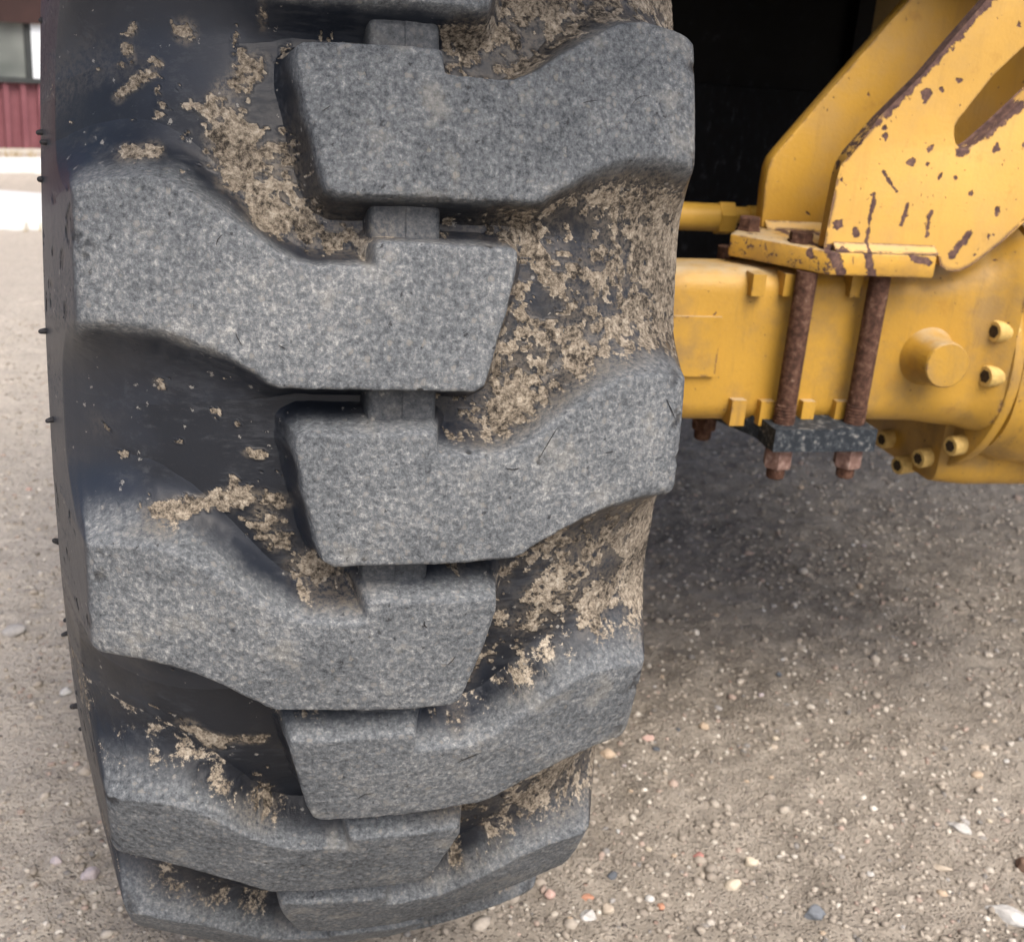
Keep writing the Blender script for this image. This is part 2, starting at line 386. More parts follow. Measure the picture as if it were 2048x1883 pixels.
gravel()

# building and slabs far behind on the left
def yard():
    ang = math.radians(20)
    root = bpy.data.objects.new('building', None); C.objects.link(root)
    root.location = (-1.454, 7.054, 0); root.rotation_euler = (0, 0, ang)
    tag(root, 'maroon metal sided building with white framed window behind the tyre', 'building')
    maroon = simple('maroon_siding', [(.3, (.155, .055, .068)), (.7, (.20, .078, .092))], 8, .65, 0)
    brown = simple('dark_brown_trim', [(.3, (.028, .014, .013)), (.7, (.045, .022, .02))], 8, .6, 0)
    white = simple('white_frame', [(.3, (.62, .68, .74)), (.7, (.74, .78, .82))], 8, .5, 0)
    dark = simple('dark_frame', [(.3, (.03, .035, .037)), (.7, (.05, .055, .055))], 8, .6, 0)
    conc = simple('pale_concrete', [(.3, (.42, .40, .36)), (.7, (.56, .54, .50))], 5, .9, .1)
    gl = NG('window_glass'); gv = gl.noise(3, 2)
    glass = gl.finish(gl.ramp(gv, [(.35, (.10, .115, .11)), (.7, (.24, .26, .25))]), .15, None, .6)
    box('wall', (-5, .05, 0), (3.2, 3.0, 3.0), maroon, root, .0)
    wall = root.children[0]
    x = -4.95
    while x < 3.15:
        box('siding_rib', (x, .02, .0), (x + .035, .0495, .425), maroon, wall, .006); x += .1063
    box('base_strip', (-5, .0, -.1), (3.2, .0185, .018), conc, root, .004)
    box('header_trim', (-5, -.04, .785), (3.2, .048, 1.05), brown, root, .004)
    box('roof', (-5.3, -.3, 3.0), (3.5, 3.3, 3.12), brown, root, .01)
    for i, wx in enumerate((-1.36, -.06 - .02)):
        w = box('window', (wx - .42, .03, .455), (wx + .275, .0485, .784), glass, root, .0)
        box('sill', (wx - .45, .0, .425), (wx + .42, .0485, .4545), dark, w, .004)
        box('mullion', (wx + .276, .01, .455), (wx + .312, .0482, .784), dark, w, .003)
        box('frame', (wx + .313, .0, .455), (wx + .42, .0478, .784), white, w, .003)
        box('mullion', (wx - .035, .015, .456), (wx + .01, .0295, .783), dark, w, .003)
    g1 = NG('slab_concrete'); v = g1.noise(2.2, 5)
    slab_m = g1.finish(g1.ramp(v, [(.3, (.56, .59, .60)), (.7, (.68, .71, .72))]), .85, None, .2)
    s = prism('concrete_slab', [(-6, 4.10), (.9, 4.42), (.9, 4.6), (-.2, 5.0), (-6, 6.3)][::1], 'z', -.05, .035, slab_m, None, .006)
    s['kind'] = 'structure'
    k = box('kerb', (-6, 0, -.05), (1.2, .18, .06), slab_m, None, .01); k.location = (0, 6.6, 0); k.rotation_euler = (0, 0, ang); k['kind'] = 'structure'
    # dry grass along the slab edge
    r = np.random.default_rng(5); n = 500
    gxs = -2.6 + 3.4 * r.random(n); band = r.random(n) < .06
    gys = np.where(band, 4.10 + (gxs + 6) * .046 - .02 - .12 * r.random(n) ** 2, 6.9 + (gxs + 1.3) * .364 - .35 * r.random(n))
    patch = fbm(gxs * 3 + 5, gys * 1.0 + 3, 3, 8) > .48
    gxs, gys = gxs[patch], gys[patch]; n = len(gxs)
    hgt = .03 + .06 * r.random(n); a = r.random(n) * 6.28; w = .004
    P0 = np.stack([gxs - w * np.cos(a), gys - w * np.sin(a), np.zeros(n)], -1); P1 = np.stack([gxs + w * np.cos(a), gys + w * np.sin(a), np.zeros(n)], -1)
    P2 = np.stack([gxs + .05 * (r.random(n) - .5), gys + .05 * (r.random(n) - .5), hgt], -1)
    me = np_mesh('dry_grass', np.stack([P0, P1, P2], 1).reshape(-1, 3), np.arange(3 * n).reshape(-1, 3), smooth=False)
    o = link('dry_grass', me, simple('straw', [(.3, (.34, .26, .12)), (.7, (.46, .37, .20))], 3, .9, 0))
    tag(o, 'dry straw coloured grass along the pale slab', 'grass'); o['kind'] = 'stuff'
yard()

# ------------------------------------------------------------------ the machine
machine = bpy.data.objects.new('construction_machine', None); C.objects.link(machine)
tag(machine, 'yellow construction machine with a big muddy lugged tyre on its axle', 'construction machine')
R, AXLE_Z = 0.75, 0.735
PHI0, DPHI = -0.3468, math.radians(18)

# profiles of the tyre in units of R: groove floor / sidewall and lug top over one shared coordinate t
_rt = lambda u: 1 - .10067 * (u / .4) ** 2
_T = np.array([0, .05, .10, .15, .20, .235, .252, .2585, .264, .27, .285, .31, .34, .37, .40, .45, .50, .56, .62, .68, .70])
_FU = np.array([0, .05, .10, .15, .20, .239, .258, .2645, .271, .277, .288, .2925, .2975, .3025, .308, .313, .3145, .307, .288, .262, .250])
_FR = np.array([.945, .944, .942, .938, .922, .898, .879, .872, .864, .857, .843, .830, .815, .800, .785, .735, .685, .625, .570, .530, .515])
_TU = _FU.copy(); _TR = _FR.copy()
_TU[:14] = [0, .05, .10, .15, .20, .235, .252, .258, .2625, .2655, .2715, .281, .2915, .3005]
_TR[:14] = [*[_rt(u) for u in _TU[:7]], .9562, .9515, .944, .923, .890, .853, .818]
_td = np.linspace(0, .70, 1401)
def _sm(a, w):
    k = np.ones(w) / w; p = np.pad(a, w, mode='reflect', reflect_type='odd'); return np.convolve(np.convolve(p, k, 'same'), k, 'same')[w:-w]
FUd, FRd = _sm(np.interp(_td, _T, _FU), 5), _sm(np.interp(_td, _T, _FR), 5)
TUd, TRd = _sm(np.interp(_td, _T, _TU), 4), _sm(np.interp(_td, _T, _TR), 4)
_k = sstep(.272, .225, _td); FRd = FRd * (1 - _k) + _sm(FRd, 61) * _k
def fl(t): return np.interp(np.abs(t), _td, FUd) * np.sign(t), np.interp(np.abs(t), _td, FRd)
def tp(t): return np.interp(np.abs(t), _td, TUd) * np.sign(t), np.interp(np.abs(t), _td, TRd)
def world3(u, r, phi): return np.stack([u, -r * np.cos(phi), -r * np.sin(phi)], -1) * R

MUD = [(-0.2302,-0.3642,-0.2005,-0.3898,.0064,1),(-0.1757,-0.4163,-0.1757,-0.4137,.0101,.9),(-0.2183,-0.4236,-0.2184,-0.4208,.0046,.9),(-0.2235,-0.408,-0.2185,-0.3952,.0041,.8),(-0.2279,-0.3922,-0.2279,-0.3917,.0037,.7),(-0.1537,-0.354,-0.1207,-0.3865,.012,.85),(-0.1497,-0.3495,-0.1336,-0.3145,.0156,.95),(-0.1418,-0.3142,-0.1091,-0.2933,.023,1),(-0.1297,-0.2882,-0.1031,-0.2537,.0212,1),(-0.1176,-0.2533,-0.0716,-0.2371,.0166,.9),(-0.08,-0.2502,-0.0333,-0.2339,.023,.8),(-0.2244,-0.3076,-0.2033,-0.3105,.0101,.95),(-0.1162,-0.4322,-0.1143,-0.4185,.0046,.6),(-0.2023,-0.1037,-0.2002,-0.1011,.0046,.7),(-0.1287,-0.0412,-0.1158,-0.0415,.0041,.75),(-0.1417,-0.016,-0.1395,-0.0137,.0032,.8),(-0.2686,0.0596,-0.1962,0.0207,.0092,1),(-0.2094,0.0187,-0.1353,0.0015,.0083,.95),(-0.1439,-0.0007,-0.0959,0.0061,.0074,.9),(-0.1134,0.014,-0.1022,0.0457,.012,.95),(-0.2666,0.0702,-0.2104,0.057,.011,.8),(-0.077,0.0732,-0.0304,0.0967,.0184,.8),(-0.1835,0.2828,-0.1596,0.3081,.0101,1),(-0.1596,0.2995,-0.1132,0.2963,.0083,.95),(-0.2705,0.5116,-0.2476,0.502,.0129,.8),(-0.2201,0.3549,-0.1092,0.3959,.0138,.55),(-0.0875,0.4295,-0.0386,0.4462,.0092,.4),(-0.0713,0.2902,-0.0513,0.2915,.0083,.6),(0.0597,-0.4271,0.0957,-0.4114,.0184,.75),(0.0966,-0.4501,0.1697,-0.4667,.0184,.75),(0.1693,-0.4564,0.2158,-0.4924,.0184,.8),(-.25,.78,-.08,.74,.02,.75),(-.24,.40,-.27,.38,.012,.8),(-.26,.84,-.20,.86,.022,.95),(-.20,.80,-.08,.84,.020,.9),(-.27,.90,-.24,.92,.02,.9)]
def mud_map(u, phi, want_film=False):
    n = fbm(u * 42 + 50, phi * 42 + 50, 5, 21, .62); n2 = fbm(u * 150 + 70, phi * 150 + 70, 3, 31)
    big = fbm(u * 14 + 11, phi * 14 + 7, 3, 41)
    dens = np.zeros_like(u)
    for (a, b, c, d, w, s) in MUD:
        dx, dy = c - a, d - b; L2 = dx * dx + dy * dy + 1e-12
        t = np.clip(((u - a) * dx + (phi - b) * dy) / L2, 0, 1)
        dist = np.hypot(u - a - t * dx, phi - b - t * dy)
        dens = np.maximum(dens, s * np.exp(-(dist / (w * 1.25)) ** 2) * .92)
    right = sstep(.015, .09, u) * (.44 + .16 * sstep(.05, .2, u)) + (big - .5) * .9 * sstep(.0, .08, u)
    right = right * (1 - .35 * sstep(.25, .6, phi)) + .35 * sstep(.245, .28, u)
    dens = np.maximum(dens, right)
    big2 = fbm(u * 9 + 3, phi * 9 + 17, 4, 51)
    film = np.clip(sstep(.2, .7, dens + (n - .5) * .8) * .62 + .22 * sstep(.58, .76, big2 + .06 * (phi > .15)), 0, .8)
    if want_film: return film
    return sstep(-.03, .12, dens - .54 + (n - .5) * 1.7 + (n2 - .5) * 1.2)

def floor_relief(u, phi, mud, t):
    return mud * (.0008 + .0030 * fbm(u * 120 + 40, phi * 120 + 40, 3, 3)) * (np.abs(t) < .30) + (fbm(u * 25 + 20, phi * 25 + 20, 3, 2) - .5) * .002
def vary(u, phi): return {'va': fbm(u * 10 + 33, phi * 10 + 33, 5, 15, .6).ravel(), 'vb': fbm(u * 26 + 13, phi * 26 + 53, 5, 19, .65).ravel()}
# tyre carcass: groove floor and sidewalls in one ring
tc = np.concatenate([np.linspace(.70, .31, 26)[:-1], np.arange(.31, .0, -.0023), [0.0]])
tc = np.concatenate([-tc, tc[::-1][1:]])
ph = np.concatenate([np.arange(-.66, 1.15, .0022), np.linspace(1.15, 2 * math.pi - .66, 190)[1:-1]])
TT, PP = np.meshgrid(tc, ph)
fu, fr = fl(TT)
mud = mud_map(fu, PP) * (np.abs(TT) < .31)
fr = fr + floor_relief(fu, PP, mud, TT)
Vc = world3(fu, fr, PP).reshape(-1, 3)
dustw = (.10 * sstep(.30, .33, np.abs(TT)))
tyre = link('tyre', np_mesh('tyre', Vc, grid_faces(len(ph), len(tc), wrap=True), {'wear': dustw.ravel() + 0 * mud.ravel(), 'mud': mud.ravel(), 'cut': np.zeros(mud.size), 'film': mud_map(fu, PP, True).ravel(), **vary(fu, PP)}), M['rubber'], machine)
tyre.location = (0, 0, AXLE_Z)
tyre['label'] = 'black rubber tyre with dried mud between its lugs'

# half-height rib joining the lugs along the centre line
rp = [(-.0350, .938), (-.0318, .952), (-.0302, .967), (-.0285, .9725), (-.0255, .9748), (-.012, .9755), (-.0016, .9757), (-.0004, .9757), (.0006, .9766), (.0016, .9766), (.012, .9762), (.0255, .9752), (.0285, .9727), (.0302, .967), (.0318, .952), (.0350, .938)]
rpu = np.interp(np.linspace(0, 15, 46), np.arange(16), [q[0] for q in rp]); rpr = np.interp(np.linspace(0, 15, 46), np.arange(16), [q[1] for q in rp])
phr = np.concatenate([np.arange(-.66, 1.15, .003), np.linspace(1.15, 2 * math.pi - .66, 160)[1:-1]])
UU, PR = np.meshgrid(rpu, phr); RR = np.broadcast_to(rpr, UU.shape) - .004
RR = RR + (fbm(UU * 40 + 5, PR * 40 + 5, 3, 61) - .5) * .0018
hgt = sstep(.948, .968, RR)
wv = .38 * hgt * (.7 + .6 * fbm(UU * 60, PR * 60, 3, 4)); md = mud_map(UU, PR) * (1 - .8 * hgt) * .6
center_rib = link('center_rib', np_mesh('center_rib', world3(UU, RR, PR).reshape(-1, 3), grid_faces(len(phr), 46, wrap=True), {'wear': wv.ravel(), 'mud': md.ravel(), 'cut': (np.exp(-(UU / .0008) ** 2) * .22).ravel(), 'film': mud_map(UU, PR, True).ravel() * .6, **vary(UU, PR)}), M['rubber'], tyre)

OUT = np.array([(.030,-.0265),(.029,-.0430),(.025,-.0465),(-.085,-.0455),(-.0915,-.0415),(-.0925,-.027),(-.083,.016),(-.0725,.0595),(-.067,.0745),(-.057,.0795),(0,.0785),(.104,.078),(.1135,.075),(.122,.068),(.146,.054),(.170,.043),(.196,.0345),(.228,.0312),(.258,.0325),(.30,.0335),(.46,.034),(.46,-.085),(.30,-.085),(.262,-.087),(.24,-.092),(.21,-.093),(.189,-.0885),(.169,-.079),(.15,-.0675),(.127,-.0505),(.106,-.0355),(.089,-.0275),(.074,-.0257),(.05,-.0262)])
def sdf(x, y):
    d = np.full(x.shape, 1e9); inside = np.zeros(x.shape, bool)
    A = OUT; B = np.roll(OUT, -1, 0)
    for (ax, ay), (bx, by) in zip(A, B):
        dx, dy = bx - ax, by - ay
        t = np.clip(((x - ax) * dx + (y - ay) * dy) / (dx * dx + dy * dy), 0, 1)
        d = np.minimum(d, np.hypot(x - ax - t * dx, y - ay - t * dy))
        c = (ay > y) != (by > y)
        with np.errstate(divide='ignore', invalid='ignore'):
            inside ^= c & (x < dx * (y - ay) / (dy if dy != 0 else 1e-12) + ax)
    return np.where(inside, -d, d)
def lug_mesh(side, phic, seed, step):
    t = np.arange(-.135, .405, step); p = np.arange(-.175, .165, step)
    Tg, Pg = np.meshgrid(t, p)
    wob = .0016
    ex = Tg + (fbm(Tg * 22 + seed, Pg * 22, 3, seed) - .5) * wob * 2; ey = Pg + (fbm(Tg * 22, Pg * 22 + seed, 3, seed + 5) - .5) * wob * 2
    d = sdf(ex, ey)
    d = d + (fbm(Tg * 90, Pg * 90 + seed, 3, seed + 2) - .5) * .0016
    gy_, gx_ = np.gradient(d, step); d0 = -.0022                # pull grid points onto the rim so that it stays crisp
    near_ = np.abs(d - d0) < .55 * step
    Tg = np.where(near_, Tg - gx_ * (d - d0), Tg); Pg = np.where(near_, Pg - gy_ * (d - d0), Pg); d = np.where(near_, d0, d)
    lower = sstep(-.02, .03, Pg)                       # the walls flare out wide near the shoulder
    w = .0150 + (.054 + .018 * lower) * sstep(.085, .225, Tg)
    eps = .10 + .05 * lower
    s = (d + .0022) / (w + .0022)
    ep = (.0007 + .0030 * sstep(.14, .25, Tg) * lower) / (w + .0022)
    s2 = .5 * (s + np.sqrt(s * s + ep * ep)) - .5 * (-4 + np.sqrt(16 + ep * ep))
    h = (1 - np.clip(s2, 0, 1)) ** (1.8 + 1.0 * sstep(.06, .18, Tg))
    (u0, r0), (u1, r1) = fl(Tg), tp(Tg)
    u1 = np.where(Tg < 0, Tg, u1); u0 = np.where(Tg < 0, Tg, u0)
    topn = sstep(.6, .98, h)
    sg = 1 if side == 'R' else -1
    mud0 = mud_map(u0 * sg, Pg + phic) * sstep(.36, .29, Tg)
    r0 = r0 + floor_relief(u0 * sg, Pg + phic, mud0, Tg) * (1 - topn)
    rr = r0 + (r1 - r0) * h - .0016 * sstep(.86, 1.0, s2)
    u = u0 + (u1 - u0) * h
    rr = rr + topn * ((fbm(Tg * 18 + 9, Pg * 18 + seed, 3, seed + 9) - .5) * .0040 + (fbm(Tg * 170, Pg * 170, 3, seed + 1) - .5) * .0014)
    cut = np.zeros_like(h); r = np.random.default_rng(seed + 100)
    slits = []
    for _ in range(int(r.integers(3, 8))):
        cx, cy = r.uniform(-.07, .25), r.uniform(-.07, .06); a = r.normal(1.1, .9); L = r.uniform(.003, .009) * (1 + (r.random() < .25) * 1.2)
        tt = np.linspace(-1, 1, 9); bend = r.normal() * .14 * L
        qx = cx + math.cos(a) * tt * L - math.sin(a) * bend * (tt * tt); qy = cy + math.sin(a) * tt * L + math.cos(a) * bend * (tt * tt)
        wd = r.uniform(.0003, .0006) * (1 - tt ** 4 * .85)
        slits.append((qx, qy, a, wd))
    # torn bits along the outer shoulder edge
    tear = sstep(.235, .262, Tg) * sstep(.62, .74, fbm(Tg * 60, Pg * 60, 4, seed + 40)) * topn
    rr = rr - tear * .003
    upf = sstep(-.005, -.045, Pg)
    wear = sstep(.62 - .44 * upf, .95 - .15 * upf, h + (fbm(Tg * 45, Pg * 45, 4, seed + 4) - .5) * .35) * (1 - .93 * sstep(.2605, .270, Tg + (fbm(Tg * 80, Pg * 80, 3, seed + 8) - .5) * .008))
    mudv = mud0 * (1 - sstep(.15 + .35 * (phic > .7), .8 + .12 * (phic > .7), h))
    up_dust = sstep(-.02, -.05, Pg) * sstep(.9, .3, h) * .35 * sstep(.1, .3, phic + 0 * h)   # dust that settled on upward-facing flanks
    mudv = np.clip(np.maximum(mudv, up_dust * sstep(.4, .7, fbm(Tg * 70, Pg * 70, 4, seed + 6)) * 1.6), 0, 1)
    P3 = world3(u * sg, rr, Pg + phic)
    nr, nc = Tg.shape
    F = grid_faces(nr, nc, flip=(side == 'L'))
    ok = (d < w * 1.04).ravel(); keep = ok[F].any(1); F = F[keep]
    used = np.zeros(nr * nc, bool); used[F.ravel()] = True
    idx = np.cumsum(used) - 1
    V_ = P3.reshape(-1, 3)[used]; F_ = idx[F]
    A_ = {'wear': wear.ravel()[used], 'mud': mudv.ravel()[used], 'cut': np.maximum(cut, tear * .8).ravel()[used], 'film': (mud_map(u0 * sg, Pg + phic, True) * (1 - topn)).ravel()[used], **{k: q[used] + (.5 * (r.random() - .5) if k == 'va' else 0) for k, q in vary(u * sg, Pg + phic).items()}}
    for (qx, qy, a_, wd_) in slits:
        ci = np.clip(((qx - t[0]) / step).round().astype(int), 0, nc - 1); ri = np.clip(((qy - p[0]) / step).round().astype(int), 0, nr - 1)
        if h[ri, ci].min() < .97: continue
        rad = rr[ri, ci] + .0007
        e1 = world3((qx - math.sin(a_) * wd_) * sg, rad, qy + math.cos(a_) * wd_ + phic); e2 = world3((qx + math.sin(a_) * wd_) * sg, rad, qy - math.cos(a_) * wd_ + phic)
        b0 = len(V_); V_ = np.concatenate([V_, np.stack([e1, e2], 1).reshape(-1, 3)])
        F_ = np.concatenate([F_, np.array([[b0 + 2 * k, b0 + 2 * k + 1, b0 + 2 * k + 3, b0 + 2 * k + 2] for k in range(8)])])
        for key in A_: A_[key] = np.concatenate([A_[key], np.full(18, 1.0 if key == 'cut' else 0.0)])
    return np_mesh('lug', V_, F_, A_)
spare = {}
for side in 'RL':
    for k in range(20):
        i = k if k < 10 else k - 20
        phic = PHI0 + i * DPHI + (DPHI / 2 if side == 'L' else 0)
        if -2 < i < 5 or (i == -2 and side == 'L'):
            link('lug', lug_mesh(side, phic, 3 + 2 * k + (side == 'L'), .0018), M['rubber'], tyre)
        else:
            if side not in spare: spare[side] = lug_mesh(side, 0.0, 77, .0048)
            o = link('lug', spare[side], M['rubber'], tyre); o.rotation_euler = (phic, 0, 0)

# moulding whiskers on the outer shoulder
def nub(u, phi, L=.011, r=.0022, tilt=0.0):
    rr = float(np.interp(-u, FUd[:900], FRd[:900])) if u > -.318 else .75
    p = Vector(world3(np.array(u), np.array(rr), np.array(phi)).tolist())
    out = Vector((-.85, -math.cos(phi) * .45, -math.sin(phi) * .45 + tilt)).normalized()
    bm = bmesh.new(); lathe(bm, [(-.006, r * 1.1), (.3 * L, r), (.8 * L, r * .8), (L, r * .45)], p, p + out, 8)
    bm_obj('rubber_nub', bm, M['nub'], tyre)
rn = np.random.default_rng(3)
for (u, phi) in [(-.3036,-.4867),(-.30,-.3432),(-.3056,-.3595),(-.3066,-.3063),(-.276,-.195),(-.3068,-.132),(-.2778,-.139),(-.3034,-.0283),(-.3092,.1532),(-.279,.1341),(-.3136,.3333),(-.316,.3641),(-.3184,.5298),(-.3155,.7848),(-.2953,.3557),(-.2841,.4169),(-.317,.66),(-.317,.90)]:
    nub(u, phi, .0030 + .0025 * rn.random(), .0019 + .0009 * rn.random(), rn.normal() * .3)

# wheel rim inside the tyre
bm = bmesh.new()
lathe(bm, [(0, .395), (.02, .40), (.03, .375), (.10, .365), (.17, .36), (.20, .21), (.215, .14), (.20, .13), (.20, .0)], (-.20, 0, AXLE_Z), (1, 0, AXLE_Z), 48, closed=False)
lathe(bm, [(0, .362), (.19, .367), (.20, .40), (.215, .395)], (-.015, 0, AXLE_Z), (1, 0, AXLE_Z), 48, closed=False)
bm_obj('wheel_rim', bm, M['yellow'], machine)

# ---- axle housing
def rrect(y0, y1, z0, z1, rad, n=6):
    pts = []
    for (cy, cz, a0) in ((y0 + rad, z1 - rad, 90), (y0 + rad, z0 + rad, 180), (y1 - rad, z0 + rad, 270), (y1 - rad, z1 - rad, 0)):
        for k in range(n + 1):
            a = math.radians(a0 + 90 * k / n); pts.append((cy + rad * math.cos(a), cz + rad * math.sin(a)))
    return pts
def loft(name, secs, mat, parent, caps=True):
    bm = bmesh.new(); rings = [[bm.verts.new((x, y, z)) for (y, z) in pts] for (x, pts) in secs]
    n = len(rings[0])
    for A, B in zip(rings, rings[1:]):
        for k in range(n): bm.faces.new([A[k], A[(k + 1) % n], B[(k + 1) % n], B[k]])
    if caps: bm.faces.new(rings[0]); bm.faces.new(rings[-1][::-1])
    return bm_obj(name, bm, mat, parent, 0, smooth_angle=50)
def smooth_secs(keys, n=40):
    xs = np.array([k[0] for k in keys]); P = np.array([k[1:] for k in keys]); out = []
    for x in np.linspace(xs[0], xs[-1], n):
        i = min(np.searchsorted(xs, x, 'right') - 1, len(xs) - 2); t = (x - xs[i]) / (xs[i + 1] - xs[i]); t = t * t * (3 - 2 * t)
        q = P[i] * (1 - t) + P[i + 1] * t; out.append((x, rrect(*q)))
    return out
axle = loft('axle_housing', smooth_secs([(.06, -.09, .03, .61, .80, .05), (.33, -.11, -.015, .583, .777, .028), (.70, -.112, -.012, .583, .779, .028), (.77, -.116, .02, .580, .788, .04), (.835, -.126, .08, .574, .815, .05), (.868, -.149, .13, .570, .842, .06)], 60), M['yellow'], machine)
box('raised_pad', (.395, -.1165, .647), (.4805, -.105, .7215), M['yellow'], axle, .004)
for (x0, x1, z0, z1) in ((.510, .527, .750, .7765), (.551, .569, .751, .778), (.640, .655, .752, .779), (.506, .525, .5855, .6185), (.545, .563, .5855, .6175), (.602, .619, .5855, .6175), (.648, .666, .5855, .6175)):
    box('casting_rib', (x0, -.1235, z0), (x1, -.100, z1), M['yellow'], axle, .0045)
lathe_obj('boss', [(0, .040), (.012, .034), (.024, .0305), (.053, .029), (.0555, .0285), (.057, .027)], (.768, -.112, .677), (.764, -.169, .679), M['yellow'], axle, 40)

def cap_screw(p, d, r, L, parent):
    p = Vector(p); d = Vector(d).normalized()
    s = lathe_obj('cap_screw', [(-.01, r), (L * .9, r), (L, r * .9)], p, p + d, M['screw'], parent, 24)
    h = lathe_obj('socket', [(L - .004, r * .62), (L + .0006, r * .62)], p, p + d, M['hole'], s, 6)  # solid dark hex in place of an open hole
    return s
# flange and differential
dh = loft('differential_housing', smooth_secs([(.8855, -.152, .16, .53, .85, .10), (.93, -.165, .18, .515, .865, .12), (1.05, -.21, .22, .50, .93, .15), (1.35, -.21, .22, .50, .93, .15)], 36), M['yellow'], machine)
fl_pts = [(.03 + .184 * math.cos(a), .660 + .178 * math.sin(a)) for a in np.linspace(0, 2 * math.pi, 72, endpoint=False)]
flange = prism('flange', fl_pts, 'x', .8685, .8845, M['yellow'], dh, .003)
lower = loft('lower_cover', smooth_secs([(.858, -.055, .16, .476, .60, .02), (.90, -.075, .18, .474, .60, .03), (1.30, -.10, .20, .474, .62, .04)], 20), M['yellow'], dh)
for p in ((.868, -.131, .7155), (.868, -.133, .657)): cap_screw(p, (-1, -.16, 0), .0140, .026, dh)
for p in ((.862, .073, .500), (.860, .017, .480), (.860, -.030, .508), (.868, -.085, .546)): cap_screw(p, (-1, -.22, -.05), .0135, .022, dh)

# ---- bracket clamped on the axle
base = prism('base_plate', [(.585, -.165), (.500, -.060), (.515, -.036), (.575, .045), (.735, .045), (.729, -.152), (.722, -.165)], 'z', .786, .8135, M['base'], machine, .003)
near_pts = [(.583, .8137), (.584, .860), (.5855, .896), (.588, .912), (.596, .927), (.625, .965), (.671, 1.016), (.700, 1.056), (.733, 1.099), (.85, 1.25), (1.02, 1.45), (1.20, 1.45), (1.20, 1.17), (.95, .960), (.840, .857), (.813, .831), (.787, .809), (.777, .801), (.765, .796), (.752, .7955), (.741, .800), (.735, .8137)]
def plate_with_slot(name, pts, slot, y0, y1, mat, parent):
    # outline bridged to the slot so both stay open right through the plate
    bm = bmesh.new()
    def ring(p, y): return [bm.verts.new((x, y, z)) for (x, z) in p]
    res = []
    for y in (y0, y1):
        A, B = ring(pts, y), ring(slot, y)
        ea = [bm.edges.new((A[i], A[(i + 1) % len(A)])) for i in range(len(A))]; eb = [bm.edges.new((B[i], B[(i + 1) % len(B)])) for i in range(len(B))]
        bmesh.ops.triangle_fill(bm, use_beauty=True, use_dissolve=False, edges=ea + eb)
        res.append((A, B))
    (A0, B0), (A1, B1) = res
    for P, Q in ((A0, A1), (B0, B1)):
        for i in range(len(P)): bm.faces.new([P[i], Q[i], Q[(i + 1) % len(P)], P[(i + 1) % len(P)]])
    bmesh.ops.dissolve_limit(bm, angle_limit=.01, verts=bm.verts[:], edges=bm.edges[:], use_dissolve_boundaries=False)
    return bm_obj(name, bm, mat, parent, .0025)
slot = [(.7235, .953), (.722, .961), (.7255, .970), (.759, 1.020), (.790, 1.053), (.95, 1.215), (.965, 1.222), (.978, 1.215), (.979, 1.20), (.83, 1.022), (.783, .972), (.753, .9425), (.746, .9375), (.737, .937), (.728, .942)]
near = plate_with_slot('bracket_plate', near_pts, slot, -.150, -.128, M['plate_near'], machine)
near['label'] = 'chipped yellow bracket plate with a long slot'
far_pts = [(.565, .8137), (.562, .866), (.563, .889), (.5665, .901), (.575, .913), (.657, 1.020), (.714, 1.094), (.80, 1.203), (1.02, 1.45), (1.20, 1.45), (1.20, 1.17), (.95, .960), (.840, .86), (.80, .825), (.78, .8137)]
prism('bracket_plate', far_pts, 'y', -.006, .016, M['plate_far'], machine, .0025)
prism('weld_bead', [(-.1645, .8139), (-.151, .8139), (-.151, .824), (-.155, .8205)], 'x', .590, .726, M['plate_near'], base, .0015)
prism('weld_bead', [(-.018, .8139), (-.0065, .8139), (-.0065, .824)], 'x', .568, .70, M['plate_far'], base, .001)
for i, (x, y) in enumerate(((.5715, -.137), (.6688, -.137), (.531, .012), (.6688, .012))):
    rod = lathe_obj('clamp_rod', [(.572, .0132), (.600, .0132), (.6005, .0128), (.785, .0130)], (x, y, 0), (x, y, 1), M['rust'], machine, 24)
    if i != 1 and i != 0:
        bx, by = (.537, -.030) if x < .6 else (x, y)
        lathe_obj('bolt_head', [(.814, .0165), (.8165, .0165), (.8166, .0145), (.829, .0145), (.8305, .013)], (bx, by, 0), (bx, by, 1), M['rust'], rod, 6, .4)
    else:
        lathe_obj('bolt_head', [(.814, .0165), (.8165, .0165), (.8166, .0145), (.826, .0145)], (x, y + .03, 0), (x, y + .03, 1), M['rust'], rod, 6, .2)
    lathe_obj('washer', [(.5632, .021), (.5652, .021)], (x, y, 0), (x, y, 1), M['rust'], rod, 24)
    nut = lathe_obj('nut', [(.536, .0165), (.539, .0185), (.5555, .0185), (.5630, .0180)], (x, y, 0), (x, y, 1), M['rust_pale'] if y < 0 else M['rust'], rod, 6, .35)
    lathe_obj('thread_end', [(.521, .0095), (.523, .0115), (.5355, .0118)], (x, y, 0), (x, y, 1), M['rust'], rod, 16)
    for zz in (.5965, .6005, .6045, .6085, .6125, .6165):
        lathe_obj('thread_ring', [(zz, .0131), (zz + .0012, .0138), (zz + .0024, .0131)], (x, y, 0), (x, y, 1), M['rust'], rod, 20)
box('clamp_bar', (.549, -.165, .5655), (.6875, .040, .5945), M['black_bar'], machine, .0025)
prism('clamp_bar_wing', [(.5488, -.120), (.5488, .040), (.510, .040), (.510, -.02)], 'z', .5665, .5935, M['black_bar'], machine, .002)

